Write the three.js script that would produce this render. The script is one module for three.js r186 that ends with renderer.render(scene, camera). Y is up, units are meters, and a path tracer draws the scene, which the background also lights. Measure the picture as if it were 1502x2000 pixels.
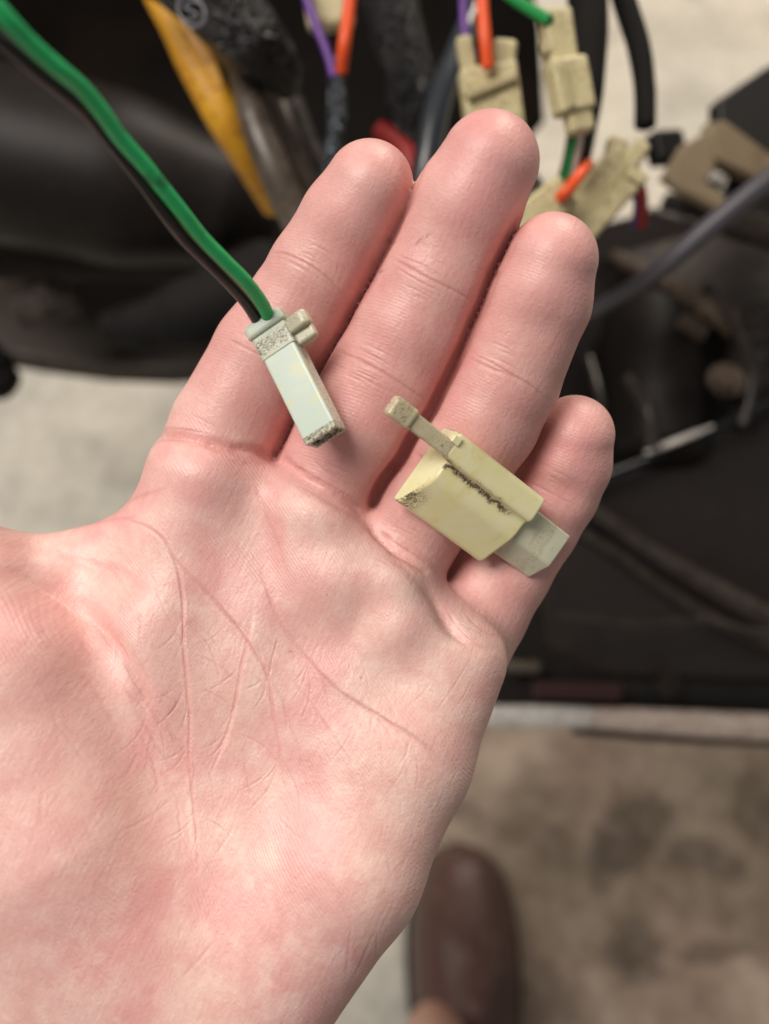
import * as THREE from 'three';
import { RoundedBoxGeometry } from 'three/addons/geometries/RoundedBoxGeometry.js';
import { mergeGeometries, mergeVertices } from 'three/addons/utils/BufferGeometryUtils.js';
import { RectAreaLightUniformsLib } from 'three/addons/lights/RectAreaLightUniformsLib.js';

// ---------------------------------------------------------------- camera, light, exposure
const num = {};
const scene = new THREE.Scene();
const renderer = new THREE.WebGLRenderer({ antialias: true });
renderer.toneMapping = THREE.LinearToneMapping;
renderer.toneMappingExposure = 1.0;
renderer.shadowMap.enabled = true;
RectAreaLightUniformsLib.init();
const W = 1502, H = 2000, FOV = 60, F = H / 2 / Math.tan((FOV / 2) * Math.PI / 180);   // F: focal length in photo pixels
const camera = new THREE.PerspectiveCamera(FOV, 769 / 1024, 0.01, 20);
camera.position.set(0, 0.86, 0);
camera.rotation.set(-58 * Math.PI / 180, 0, 0);
camera.focus = 0.168; camera.userData.fStop = 7.8;
camera.updateMatrixWorld(true);
const CQ = camera.quaternion.clone();
scene.background = new THREE.Color().setRGB(0.19, 0.183, 0.176);      // the even bounce of the garage around

function ceilingLamp(x, y, z, w, d, power, color, label) {
  const g = new THREE.Group(); g.name = named('ceiling_lamp'); g.position.set(x, y, z); scene.add(g);
  g.userData = { label, category: 'lamp' };
  const tray = new THREE.Mesh(new RoundedBoxGeometry(w + 0.08, 0.06, d + 0.08, 2, 0.01), new THREE.MeshStandardMaterial({ color: 0xdddddd, roughness: 0.5 }));
  tray.name = 'housing'; tray.position.y = 0.05; tray.castShadow = tray.receiveShadow = true; g.add(tray);
  const diff = new THREE.Mesh(new RoundedBoxGeometry(w, 0.03, d, 2, 0.008), new THREE.MeshStandardMaterial({ color: 0xffffff, emissive: color, emissiveIntensity: 2 }));
  diff.name = 'lamp_diffuser'; g.add(diff);
  const l = new THREE.RectAreaLight(color, power, w, d); l.name = 'lamp_glow'; l.position.y = -0.03; l.rotation.x = -Math.PI / 2; g.add(l);
}
ceilingLamp(-0.85, 2.15, -0.05, 1.2, 0.6, 13.4, 0xfff6ee, 'white ceiling lamp hanging over the hand');
ceilingLamp(0.9, 2.3, -2.0, 0.9, 0.34, 60, 0xfff0e0, 'white ceiling lamp hanging beyond the machine');

// ---------------------------------------------------------------- helpers
function named(n) { num[n] = (num[n] ?? -1) + 1; return num[n] ? n + '_' + String(num[n]).padStart(3, '0') : n; }
const V = (x, y, z) => new THREE.Vector3(x, y, z);
const camPt = (px, py, d) => V((px - W / 2) * d / F, (H / 2 - py) * d / F, -d);                // camera axes
const at = (px, py, d) => camPt(px, py, d).applyQuaternion(CQ).add(camera.position);           // world; d is the depth in metres
const onFloor = (px, py, y = 0) => { const v = at(px, py, 1).sub(camera.position); return v.multiplyScalar((y - camera.position.y) / v.y).add(camera.position); };
function hash(x, y, z) { let h = (Math.imul(x, 374761393) + Math.imul(y, 668265263) + Math.imul(z, 1274126177)) | 0; h = Math.imul(h ^ (h >>> 13), 1274126177); return ((h ^ (h >>> 16)) >>> 0) / 4294967296; }
function vnoise(x, y, s = 0) {
  const ix = Math.floor(x), iy = Math.floor(y); let fx = x - ix, fy = y - iy; fx = fx * fx * (3 - 2 * fx); fy = fy * fy * (3 - 2 * fy);
  const a = hash(ix, iy, s), b = hash(ix + 1, iy, s), c = hash(ix, iy + 1, s), d = hash(ix + 1, iy + 1, s);
  return a + (b - a) * fx + (c - a) * fy + (a - b - c + d) * fx * fy;
}
function fbm(x, y, s = 0, o = 4) { let v = 0, a = 0.5, t = 0; for (let i = 0; i < o; i++) { v += a * vnoise(x, y, s + i * 17); t += a; a *= 0.5; x *= 2.03; y *= 2.03; } return v / t; }
const sstep = (a, b, x) => { const t = Math.min(1, Math.max(0, (x - a) / (b - a))); return t * t * (3 - 2 * t); };
const mixc = (a, b, t) => [a[0] + (b[0] - a[0]) * t, a[1] + (b[1] - a[1]) * t, a[2] + (b[2] - a[2]) * t];
function tex(w, h, f, srgb = true) {      // f(u, v) -> [r, g, b] 0..255
  const data = new Uint8Array(w * h * 4);
  for (let j = 0; j < h; j++) for (let i = 0; i < w; i++) { const c = f((i + 0.5) / w, (j + 0.5) / h), o = (j * w + i) * 4; data[o] = Math.max(0, Math.min(255, c[0])); data[o + 1] = Math.max(0, Math.min(255, c[1])); data[o + 2] = Math.max(0, Math.min(255, c[2])); data[o + 3] = 255; }
  const t = new THREE.DataTexture(data, w, h); t.magFilter = t.minFilter = THREE.LinearFilter; t.wrapS = t.wrapT = THREE.RepeatWrapping; if (srgb) t.colorSpace = THREE.SRGBColorSpace; t.needsUpdate = true; return t;
}
// a top-level thing: a group set at the base of what it holds once the parts are in
function thing(name, label, category, group) {
  const g = new THREE.Group(); g.name = named(name); g.userData = { label, category }; if (group) g.userData.group = group; scene.add(g); return g;
}
function part(parent, name, geo, mat, label) {
  const m = new THREE.Mesh(geo, mat); m.name = name; m.castShadow = m.receiveShadow = true; if (label) m.userData.label = label; parent.add(m); return m;
}
function settle(g) {                     // geometry is written in world metres; move the origin to the base
  const b = new THREE.Box3().setFromObject(g), c = V((b.min.x + b.max.x) / 2, b.min.y, (b.min.z + b.max.z) / 2);
  g.traverse((o) => { if (o.isMesh) o.geometry.translate(-c.x, -c.y, -c.z); });
  g.position.copy(c);
}
// swept tube; rows are [px, py, depth in metres, width in photo pixels at that depth]
function sweep(rows, opt = {}) {
  const { seg = 60, rad = 14, flat = 1, lump = 0, lumpScale = 60, cap = true, seed = 3 } = opt;
  const curve = new THREE.CatmullRomCurve3(rows.map((r) => at(r[0], r[1], r[2])), false, 'centripetal');
  const rAt = (t) => { const x = t * (rows.length - 1), i = Math.min(rows.length - 2, Math.floor(x)), k = x - i, s = k * k * (3 - 2 * k); const R = (r) => r[3] / 2 * r[2] / F; return R(rows[i]) * (1 - s) + R(rows[i + 1]) * s; };
  const pos = [], uv = [], idx = [], toCam = V(0, 0, 1).applyQuaternion(CQ), len = curve.getLength();
  const ring = (t, k, c) => {
    const p = curve.getPoint(t), tan = curve.getTangent(t), side = tan.clone().cross(toCam).normalize(), up = side.clone().cross(tan).normalize();
    if (c) p.addScaledVector(tan, c);
    for (let j = 0; j <= rad; j++) {
      const a = j / rad * Math.PI * 2; let r = rAt(t) * k; if (lump) r *= 1 + lump * (vnoise(t * len * lumpScale * 10, Math.cos(a) * 1.5 + 5, seed) - 0.5 + 0.6 * (vnoise(t * len * lumpScale * 30, Math.sin(a) * 2 + 9, seed) - 0.5));
      const q = p.clone().addScaledVector(side, Math.cos(a) * r).addScaledVector(up, Math.sin(a) * r * flat);
      pos.push(q.x, q.y, q.z); uv.push(j / rad * rAt(t) * 6.28 * 20, t * len * 20);
    }
  };
  const ts = []; if (cap) ts.push([0, 0.001, 0], [0, 0.7, 0], [0, 0.93, 0.12]);
  for (let i = 0; i <= seg; i++) ts.push([i / seg, 1, 0]); if (cap) { const s0 = rAt(0), s1 = rAt(1); ts[0][2] = -s0 * 0.35; ts[1][2] = -s0 * 0.3; ts[2][2] = -s0 * 0.15; ts.push([1, 0.93, s1 * 0.15], [1, 0.7, s1 * 0.3], [1, 0.001, s1 * 0.35]); }
  ts.forEach((t) => ring(...t));
  for (let i = 0; i < ts.length - 1; i++) for (let j = 0; j < rad; j++) { const a = i * (rad + 1) + j, b = a + rad + 1; idx.push(a, b, a + 1, b, b + 1, a + 1); }
  const g = new THREE.BufferGeometry(); g.setAttribute('position', new THREE.Float32BufferAttribute(pos, 3)); g.setAttribute('uv', new THREE.Float32BufferAttribute(uv, 2)); g.setIndex(idx); g.computeVertexNormals(); return g;
}
// a rounded block: centre pixel, depth, size in millimetres, turn in the picture plane (degrees, anticlockwise), then two tilts
function block(px, py, d, [w, h, t], turn = 0, tx = 0, ty = 0, r = 1, lump = 0) {
  const g = new RoundedBoxGeometry(w / 1000, h / 1000, t / 1000, lump ? 5 : 3, Math.min(r, w / 2.1, h / 2.1, t / 2.1) / 1000);
  const R = Math.PI / 180, q2 = CQ.clone().multiply(new THREE.Quaternion().setFromAxisAngle(V(0, 0, 1), turn * R)).multiply(new THREE.Quaternion().setFromEuler(new THREE.Euler(tx * R, ty * R, 0)));
  g.applyQuaternion(q2); const c = at(px, py, d); g.translate(c.x, c.y, c.z); return g;
}
// a thick plate traced by corners [px, py, depth]; thickness in metres runs away from the first face
function plate(corners, thick) {
  const P = corners.map((c) => at(...c)), n = V(0, 0, 0);
  for (let i = 0; i < P.length; i++) { const a = P[i], b = P[(i + 1) % P.length]; n.x += (a.y - b.y) * (a.z + b.z); n.y += (a.z - b.z) * (a.x + b.x); n.z += (a.x - b.x) * (a.y + b.y); }
  n.normalize(); const toCam = camera.position.clone().sub(P[0]); if (n.dot(toCam) < 0) n.negate();
  const o = P[0], ux = P[1].clone().sub(o); ux.addScaledVector(n, -ux.dot(n)).normalize(); const uy = n.clone().cross(ux);
  const sh = new THREE.Shape(P.map((p) => new THREE.Vector2(p.clone().sub(o).dot(ux), p.clone().sub(o).dot(uy))));
  const b = Math.min(0.0012, thick / 3), g = new THREE.ExtrudeGeometry(sh, { depth: thick - 2 * b, bevelEnabled: true, bevelSize: b, bevelThickness: b, bevelSegments: 2, steps: 1 });
  g.translate(0, 0, -thick); g.applyMatrix4(new THREE.Matrix4().makeBasis(ux, uy, n)); g.translate(o.x, o.y, o.z); return g;
}

// ---------------------------------------------------------------- concrete floor: grain, old oil, dirt, and a patch darkened for shade
const std = (o) => new THREE.MeshPhysicalMaterial(o);
{
  const stains = [[1225, 1640, 0.036, 0.022, -40, 0.75], [1175, 1690, 0.014, 0.022, 0, 0.6], [1290, 1590, 0.016, 0.012, 0, 0.5], [1230, 1860, 0.026, 0.022, 0, 0.75], [1390, 1680, 0.03, 0.012, 10, 0.55], [1400, 1860, 0.03, 0.008, -5, 0.6], [900, 1580, 0.02, 0.012, 0, 0.5], [1000, 1620, 0.03, 0.008, 0, 0.35], [1090, 1960, 0.03, 0.02, 20, 0.45], [1480, 1590, 0.02, 0.03, 0, 0.45], [1080, 1680, 0.02, 0.03, 0, 0.3],
    [150, 880, 0.02, 0.012, 0, -0.2], [100, 1000, 0.05, 0.02, 0, 0.1], [1330, 190, 0.05, 0.03, 0, 0.16], [1290, 60, 0.09, 0.05, 20, 0.14], [1420, 60, 0.05, 0.06, 0, 0.1], [230, 930, 0.05, 0.02, 0, 0.08]].map(([x, y, a, b, r, k]) => { const p = onFloor(x, y); return [p.x, p.z, a, b, r * Math.PI / 180, k]; });
  const size = 3.2, cx = 0.2, cz = -0.8;                       // the sheet, metres
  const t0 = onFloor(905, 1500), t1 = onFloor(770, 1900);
  const map = tex(2048, 2048, (u, v) => {
    const x = cx + (u - 0.5) * size, z = cz - (v - 0.5) * size;
    const n1 = fbm(x * 3, z * 3, 40, 4), n2 = fbm(x * 16, z * 16, 41, 4), n3 = fbm(x * 90, z * 90, 42, 3);
    let c = mixc([176, 174, 164], [195, 190, 177], sstep(0.3, 0.7, n1)); c = mixc(c, [150, 148, 140], 0.5 * sstep(0.5, 0.8, n2));
    // dirty brown patch beside the shoe, with the shade there painted into its colour
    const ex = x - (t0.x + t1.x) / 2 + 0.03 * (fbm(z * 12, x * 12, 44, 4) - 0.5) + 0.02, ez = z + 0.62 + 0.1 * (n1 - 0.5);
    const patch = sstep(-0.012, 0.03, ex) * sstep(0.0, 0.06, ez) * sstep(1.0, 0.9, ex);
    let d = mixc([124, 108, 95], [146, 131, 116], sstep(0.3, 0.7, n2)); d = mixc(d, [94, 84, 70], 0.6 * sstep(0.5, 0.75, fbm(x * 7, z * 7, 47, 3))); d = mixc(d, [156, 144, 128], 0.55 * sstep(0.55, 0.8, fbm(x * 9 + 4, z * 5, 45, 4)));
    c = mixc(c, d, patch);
    for (const [sx, sz, a, b, r, k] of stains) { const dx = x - sx, dz = z - sz; if (Math.hypot(dx, dz) > 0.25) continue; const p = (dx * Math.cos(r) + dz * Math.sin(r)) / a, q = (-dx * Math.sin(r) + dz * Math.cos(r)) / b, e = Math.hypot(p, q) + 0.9 * (n2 - 0.5) + 0.5 * (n3 - 0.5); c = k > 0 ? mixc(c, [48, 40, 34], k * 0.6 * sstep(1.5, 0.5, e)) : mixc(c, [215, 212, 195], -k * 2 * sstep(1.25, 0.7, e)); }
    const g = (n3 - 0.5) * 34; return [c[0] + g, c[1] + g, c[2] + g];
  });
  const bump = tex(1024, 1024, (u, v) => { const b = 255 * (0.6 * fbm(u * 300, v * 300, 50, 3) + 0.4 * fbm(u * 60, v * 60, 52, 3)); return [b, b, b]; }, false);
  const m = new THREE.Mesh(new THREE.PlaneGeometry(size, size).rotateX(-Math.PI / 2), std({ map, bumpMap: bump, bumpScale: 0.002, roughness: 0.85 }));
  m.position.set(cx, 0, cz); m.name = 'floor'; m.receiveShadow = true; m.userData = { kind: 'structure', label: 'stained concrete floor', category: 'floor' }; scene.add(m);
}

// ---------------------------------------------------------------- the machine behind the hand: one thing, its bodywork, tubes and rails are parts
const blot = (a, b, c, s, k = 10) => tex(512, 512, (u, v) => { const n = fbm(u * k, v * k, s, 5), m = fbm(u * k * 4, v * k * 4, s + 3, 4); let q = mixc(a, b, sstep(0.35, 0.7, n)); q = mixc(q, c, sstep(0.58, 0.75, m)); const g = (vnoise(u * 300, v * 300, s + 8) - 0.5) * 8; return [q[0] + g, q[1] + g, q[2] + g]; });
const grimeBump = tex(512, 512, (u, v) => { const b = 255 * fbm(u * 24, v * 24, 77, 5); return [b, b, b]; }, false);
const MT = {
  black: std({ color: 0x0e0c0b, roughness: 0.5, specularIntensity: 0.6 }), gloss: std({ color: 0x0d0d0f, roughness: 0.25 }), matt: std({ color: 0x100e0d, roughness: 0.8, specularIntensity: 0.5 }),
  cover: std({ map: blot([24, 20, 18], [30, 25, 22], [40, 32, 26], 81, 5), bumpMap: grimeBump, bumpScale: 0.0015, roughness: 0.5, specularIntensity: 0.6 }),
  dusty: std({ map: blot([68, 61, 55], [82, 74, 67], [58, 48, 41], 83, 6), bumpMap: grimeBump, bumpScale: 0.001, roughness: 0.7 }),
  grease: std({ map: blot([42, 35, 30], [56, 47, 38], [72, 57, 42], 85, 7), bumpMap: grimeBump, bumpScale: 0.003, roughness: 0.5 }),
  rust: std({ map: blot([104, 94, 80], [74, 62, 52], [96, 66, 42], 87, 14), bumpMap: grimeBump, bumpScale: 0.002, roughness: 0.55, metalness: 0.3 }),
  steel: std({ map: blot([226, 222, 214], [206, 202, 194], [160, 150, 140], 89, 12), roughness: 0.35, metalness: 0.3 }),
  brown: std({ map: blot([214, 198, 186], [194, 174, 162], [152, 130, 114], 91, 12), roughness: 0.3, metalness: 0.35 }),
  greyTube: std({ map: blot([88, 78, 68], [72, 63, 54], [54, 45, 38], 93, 10), roughness: 0.35 }),
  tan: std({ map: blot([150, 134, 104], [124, 108, 84], [90, 72, 50], 95, 8), roughness: 0.6 }),
  sheen: std({ map: blot([22, 19, 17], [26, 22, 20], [34, 28, 24], 97, 4), roughness: 0.5, specularIntensity: 0.45 }), dark: std({ map: blot([58, 51, 46], [44, 38, 34], [34, 28, 24], 99, 8), roughness: 0.32 }),
  lid: std({ map: blot([38, 32, 28], [32, 27, 24], [48, 38, 31], 98, 4), bumpMap: grimeBump, bumpScale: 0.002, roughness: 0.45 }),
  red: std({ color: 0x2e1210, roughness: 0.5 }),
};
const wallZ = -0.5, onWall = (px, py) => { const v = at(px, py, 1).sub(camera.position); return wallZ / v.z; };      // depth of the upright side cover under a pixel
const ledgeY = 0.4, onLedge = (px, py) => { const v = at(px, py, 1).sub(camera.position); return (ledgeY - camera.position.y) / v.y; };
{
  const g = thing('machine', 'dirty black machine with frame tubes and a metal rail behind the hand', 'machine');
  const w = (x, y) => [x, y, onWall(x, y)], l = (x, y) => [x, y, onLedge(x, y)];
  part(g, 'side_cover', plate([w(-260, -160), w(1010, -160), w(1050, 60), w(1060, 240), w(990, 330), w(900, 560), w(640, 640), w(340, 580), w(-260, 560)], 0.03), MT.cover);
  part(g, 'footboard', plate([l(-260, 540), l(330, 550), l(560, 560), l(540, 676), l(430, 700), l(330, 709), l(200, 704), l(80, 688), l(-40, 668), l(-260, 640)], 0.02), MT.dusty, 'dusty grey ledge at the foot of the cover');
  const lp = (x, y) => [x, y, onLedge(x, y) - 0.003, 15];
  part(g, 'footboard_lip', sweep([lp(-260, 646), lp(-40, 674), lp(80, 694), lp(200, 710), lp(330, 715), lp(430, 705), lp(540, 681)], { flat: 0.8 }), MT.dusty);
  part(g, 'tank', sweep([[-260, 250, 0.5, 320], [0, 300, 0.49, 340], [220, 350, 0.49, 330], [420, 400, 0.5, 250], [520, 430, 0.51, 150]], { rad: 40, seg: 60 }), MT.sheen, 'rounded shiny dark body');
  part(g, 'foot_peg', sweep([[215, 640, 0.49, 70], [290, 632, 0.485, 100], [390, 605, 0.48, 136], [540, 550, 0.48, 170]], { lump: 0.05 }), MT.matt, 'black rubber foot peg');
  part(g, 'rubber_stop', sweep([[-60, 690, 0.5, 104], [-10, 735, 0.5, 104], [15, 752, 0.5, 70]], {}), MT.matt);
  part(g, 'peg_mount', sweep([[45, 600, 0.545, 80], [90, 590, 0.54, 86], [150, 585, 0.545, 60]], { lump: 0.2 }), MT.grease);
  // tubes above the fingers
  part(g, 'frame_tube', sweep([[440, 60, 0.35, 60], [478, 160, 0.335, 58], [500, 240, 0.33, 64], [535, 330, 0.33, 66], [580, 430, 0.335, 66], [660, 580, 0.34, 66]], { lump: 0.05 }), MT.greyTube, 'grey brown tube');
  part(g, 'frame_tube', sweep([[530, 150, 0.37, 40], [555, 230, 0.365, 36], [590, 320, 0.365, 34], [640, 420, 0.37, 34]], {}), MT.greyTube);
  part(g, 'frame_tube', sweep([[575, 200, 0.39, 36], [605, 280, 0.39, 34], [660, 380, 0.39, 34]], {}), MT.grease);
  part(g, 'frame_tube', sweep([[1000, 330, 0.37, 70], [1050, 420, 0.37, 76], [1090, 480, 0.38, 80]], { lump: 0.15 }), MT.grease);
  // the block on the right
  part(g, 'crankcase', plate([[960, 520, 0.5], [1120, 455, 0.51], [1300, 420, 0.53], [1660, 300, 0.56], [1660, 1395, 0.52], [1250, 1385, 0.515], [900, 1380, 0.515]], 0.06), MT.cover);
  part(g, 'cylinder', sweep([[1270, 640, 0.5, 190], [1285, 760, 0.47, 200], [1290, 880, 0.46, 190]], { rad: 40, seg: 40 }), MT.sheen);
  part(g, 'cylinder_fin', sweep([[1225, 740, 0.45, 24], [1266, 800, 0.436, 24], [1275, 870, 0.436, 28]], {}), MT.dark);
  part(g, 'lower_cover', plate([[1120, 985, 0.47], [1200, 940, 0.462], [1330, 890, 0.455], [1500, 815, 0.45], [1660, 740, 0.45], [1660, 1330, 0.49], [1300, 1330, 0.5], [1080, 1320, 0.505], [1050, 1100, 0.485]], 0.02), MT.lid);
  part(g, 'cover_trim', sweep([[1080, 965, 0.462, 22], [1190, 925, 0.452, 22], [1290, 885, 0.445, 22], [1400, 835, 0.44, 22], [1500, 790, 0.438, 22], [1660, 715, 0.436, 24]], { seg: 80 }), MT.gloss, 'thin glossy black trim');
  part(g, 'trim_highlight', sweep([[1262, 884, 0.44, 8], [1310, 866, 0.436, 13], [1350, 850, 0.434, 13], [1392, 833, 0.432, 7]], {}), MT.steel);  // pale sliver modelled in place of the bright highlight on the glossy trim
  part(g, 'brace_tube', sweep([[1060, 950, 0.45, 30], [1170, 1002, 0.45, 34], [1260, 1066, 0.45, 34], [1350, 1122, 0.45, 36], [1450, 1178, 0.45, 40], [1660, 1290, 0.45, 44]], { seg: 80, lump: 0.05 }), MT.dark, 'grey diagonal brace tube');
  part(g, 'brace_tube', sweep([[1090, 1010, 0.47, 24], [1220, 1090, 0.47, 26], [1360, 1190, 0.475, 28], [1660, 1330, 0.48, 30]], { seg: 60 }), MT.grease);
  part(g, 'upper_rail', sweep([[1200, 500, 0.49, 26], [1290, 548, 0.48, 34], [1350, 585, 0.475, 40], [1410, 622, 0.47, 46], [1470, 660, 0.47, 60], [1660, 760, 0.47, 80]], { lump: 0.3, lumpScale: 8, seg: 90 }), MT.rust, 'rusty dirty rail');
  part(g, 'shelf_plate', plate([[1180, 500, 0.505], [1330, 455, 0.5], [1660, 400, 0.5], [1660, 700, 0.48], [1440, 610, 0.485], [1280, 530, 0.5]], 0.01), MT.grease);
  part(g, 'side_boss', sweep([[1480, 620, 0.47, 90], [1470, 720, 0.455, 110], [1440, 820, 0.45, 80]], { lump: 0.2, lumpScale: 10 }), MT.cover);
  const bolt = (x, y, d, r, m) => { const o = part(g, 'bolt', (() => { const q = new THREE.CylinderGeometry(r, r * 1.02, r * 0.9, 6).rotateX(Math.PI / 2); q.rotateZ(0.3); q.rotateX(-0.4); q.applyQuaternion(CQ); const c = at(x, y, d); q.translate(c.x, c.y, c.z); return q.toNonIndexed(); })(), m); const ws = new THREE.CylinderGeometry(r * 1.5, r * 1.5, r * 0.25, 24).rotateX(Math.PI / 2); ws.rotateX(-0.4); ws.applyQuaternion(CQ); const c = at(x, y, d + r * 0.5); ws.translate(c.x, c.y, c.z); part(o, 'washer', ws, m); o.geometry.computeVertexNormals(); };
  bolt(1418, 742, 0.425, 0.006, MT.rust); bolt(1308, 1340, 0.485, 0.0045, MT.grease); bolt(1395, 350, 0.42, 0.004, MT.greyTube);
  part(g, 'control_cable', sweep([[1090, 1200, 0.46, 12], [1220, 1216, 0.46, 13], [1360, 1212, 0.46, 13], [1500, 1236, 0.46, 13], [1660, 1230, 0.46, 13]], {}), MT.dark);
  part(g, 'panel_rib', sweep([[1380, 560, 0.475, 26], [1440, 640, 0.455, 22], [1468, 740, 0.44, 24], [1450, 830, 0.436, 20]], { lump: 0.1 }), MT.dark);
  part(g, 'panel_rib', sweep([[1150, 700, 0.47, 18], [1172, 780, 0.455, 18], [1178, 870, 0.448, 18]], {}), MT.dark);
  part(g, 'clamp', block(1352, 640, 0.455, [16, 9, 8], -30, 10, 20, 2), MT.rust);
  // low rails
  part(g, 'sill', sweep([[860, 1345, 0.5, 66], [1100, 1350, 0.5, 66], [1660, 1362, 0.5, 70]], { flat: 0.6, lump: 0.05 }), MT.black);
  part(g, 'red_strip', plate([[1045, 1336, 0.478], [1212, 1340, 0.478], [1212, 1366, 0.478], [1045, 1362, 0.478]], 0.003), MT.red, 'dull red strip on the sill');
  part(g, 'clip', block(1020, 1302, 0.482, [20, 6, 6], -2, 30, 0, 2), MT.greyTube);
  part(g, 'chrome_end', sweep([[850, 1402, 0.49, 44], [980, 1400, 0.49, 46], [1090, 1400, 0.491, 45], [1150, 1402, 0.492, 43]], { flat: 0.6, lump: 0.08 }), MT.steel, 'bright metal end of the rail');
  part(g, 'rail', sweep([[1130, 1401, 0.4925, 42], [1260, 1408, 0.492, 50], [1400, 1416, 0.492, 54], [1660, 1428, 0.492, 56]], { flat: 0.6, lump: 0.04 }), MT.brown, 'brownish metal rail');
  part(g, 'rail_flange', sweep([[1120, 1428, 0.5, 14], [1300, 1442, 0.5, 16], [1660, 1456, 0.5, 18]], { flat: 0.5 }), MT.dark);
  // bracket on the far right
  part(g, 'bracket', plate([[1412, 192, 0.42], [1502, 130, 0.44], [1660, 40, 0.48], [1660, 350, 0.44], [1502, 298, 0.42], [1420, 240, 0.412]], 0.008), MT.black, 'black bracket plate');
  part(g, 'bracket_flange', plate([[1396, 240, 0.4], [1420, 238, 0.402], [1502, 300, 0.408], [1660, 380, 0.42], [1660, 440, 0.42], [1502, 350, 0.408], [1440, 318, 0.402], [1392, 300, 0.4]], 0.008), MT.tan, 'dusty tan flange of the bracket');
  part(g, 'bracket_leg', plate([[1305, 340, 0.39], [1336, 285, 0.392], [1392, 252, 0.394], [1396, 320, 0.394], [1376, 352, 0.392], [1430, 392, 0.392], [1420, 402, 0.392], [1340, 362, 0.39]], 0.006), MT.tan);
  part(g, 'bracket_block', block(1300, 290, 0.4, [16, 14, 10], 12, 0, 20, 2), MT.black);
  part(g, 'bracket_block', block(1455, 350, 0.43, [22, 12, 14], -28, 0, 0, 2), MT.black);
  part(g, 'bracket_beam', sweep([[1300, 395, 0.42, 40], [1370, 420, 0.42, 44], [1480, 450, 0.43, 60], [1660, 500, 0.44, 80]], { lump: 0.1 }), MT.grease);
  part(g, 'bracket_edge', sweep([[1270, 412, 0.415, 16], [1330, 430, 0.41, 18], [1400, 452, 0.41, 16]], { lump: 0.2 }), MT.dark);
  settle(g);
}

// ---------------------------------------------------------------- loose wires, cables and plugs of the machine
const WR = { orange: std({ color: 0xe2521c, roughness: 0.45 }), purple: std({ color: 0x5b2d83, roughness: 0.45 }), green: std({ color: 0x12843f, roughness: 0.42 }), red: std({ color: 0xa3201c, roughness: 0.5 }), white: std({ color: 0xcfcfc8, roughness: 0.4 }), grey: std({ color: 0x49464c, roughness: 0.45 }), slate: std({ color: 0x2c3136, roughness: 0.28 }),
  yellow: std({ map: blot([190, 134, 20], [204, 150, 28], [160, 108, 18], 101, 5), roughness: 0.55 }), tape: std({ map: blot([14, 13, 14], [20, 19, 21], [40, 40, 44], 103, 10), bumpMap: grimeBump, bumpScale: 0.003, roughness: 0.22 }),
  glintTape: std({ map: blot([34, 40, 46], [20, 22, 26], [120, 140, 152], 105, 16), bumpMap: grimeBump, bumpScale: 0.003, roughness: 0.25 }) };  // black tape; its bluish highlights are painted in as pale blots
const cream = std({ map: blot([206, 196, 154], [196, 184, 140], [160, 142, 100], 107, 4), bumpMap: grimeBump, bumpScale: 0.0003, roughness: 0.4 });
const single = (name, label, cat, geo, mat, group) => { const g = thing(name, label, cat, group); part(g, name === 'cable' ? 'sheath' : 'sleeve', geo, mat); settle(g); };
single('hose', 'yellow tapered hose beside the grey tube', 'hose', sweep([[280, -50, 0.345, 44], [330, 30, 0.34, 58], [390, 140, 0.34, 74], [440, 230, 0.342, 76], [480, 300, 0.35, 66], [540, 400, 0.37, 60]], {}), WR.yellow);
single('cable', 'crumpled shiny black taped cable bundle above the grey tube', 'cable', sweep([[300, -90, 0.31, 150], [400, -20, 0.31, 150], [470, 60, 0.315, 140], [530, 120, 0.325, 110], [560, 170, 0.34, 60]], { lump: 0.3, lumpScale: 5, seg: 90, rad: 28 }), WR.tape);
single('cable', 'black taped cable passing behind the plug with purple wire', 'cable', sweep([[740, -80, 0.34, 120], [770, 40, 0.35, 110], [800, 180, 0.36, 100], [780, 330, 0.37, 90]], { lump: 0.2, lumpScale: 4 }), WR.tape);
{ // round clear cap on the taped bundle
  const g = thing('plastic_cap', 'round translucent plastic cap on the taped bundle', 'cap'), c = at(374, 22, 0.285), place = (q) => { q.applyQuaternion(CQ); q.translate(c.x, c.y, c.z); return q; }, m = std({ color: 0x6a6a70, roughness: 0.25, transmission: 0.3 });
  part(g, 'rim', place(new THREE.TorusGeometry(0.0046, 0.0006, 10, 40).scale(0.85, 1.15, 1).rotateZ(0.5)), m);
  const curl = new THREE.CatmullRomCurve3([[2.4, 2.6], [-0.5, 3], [-2, 1.4], [0, 0], [1.9, -1.2], [0.8, -2.8], [-1.8, -2.4]].map(([x, y]) => V(x / 1000, y / 1000, 0)));
  part(g, 'rib', place(new THREE.TubeGeometry(curl, 40, 0.0005, 8)), m);
  part(g, 'disc', place(new THREE.CylinderGeometry(0.0044, 0.0044, 0.001, 32).rotateX(Math.PI / 2).scale(0.85, 1.1, 1).rotateZ(0.5).translate(0, 0, -0.0008)), WR.tape); settle(g);
}
single('cable', 'dark grey shiny cable with a bright glint between the fingertips', 'cable', sweep([[930, 10, 0.35, 40], [893, 100, 0.34, 44], [862, 180, 0.335, 50], [842, 260, 0.333, 54], [830, 340, 0.333, 54], [800, 470, 0.34, 54]], {}), WR.slate);
single('cable', 'thick black cable curving down past the pale plug', 'cable', sweep([[1140, -80, 0.3, 84], [1150, 40, 0.3, 76], [1148, 160, 0.3, 66], [1136, 260, 0.3, 56], [1118, 340, 0.3, 52], [1095, 400, 0.31, 50]], {}), MT.matt, 'black cables');
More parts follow.
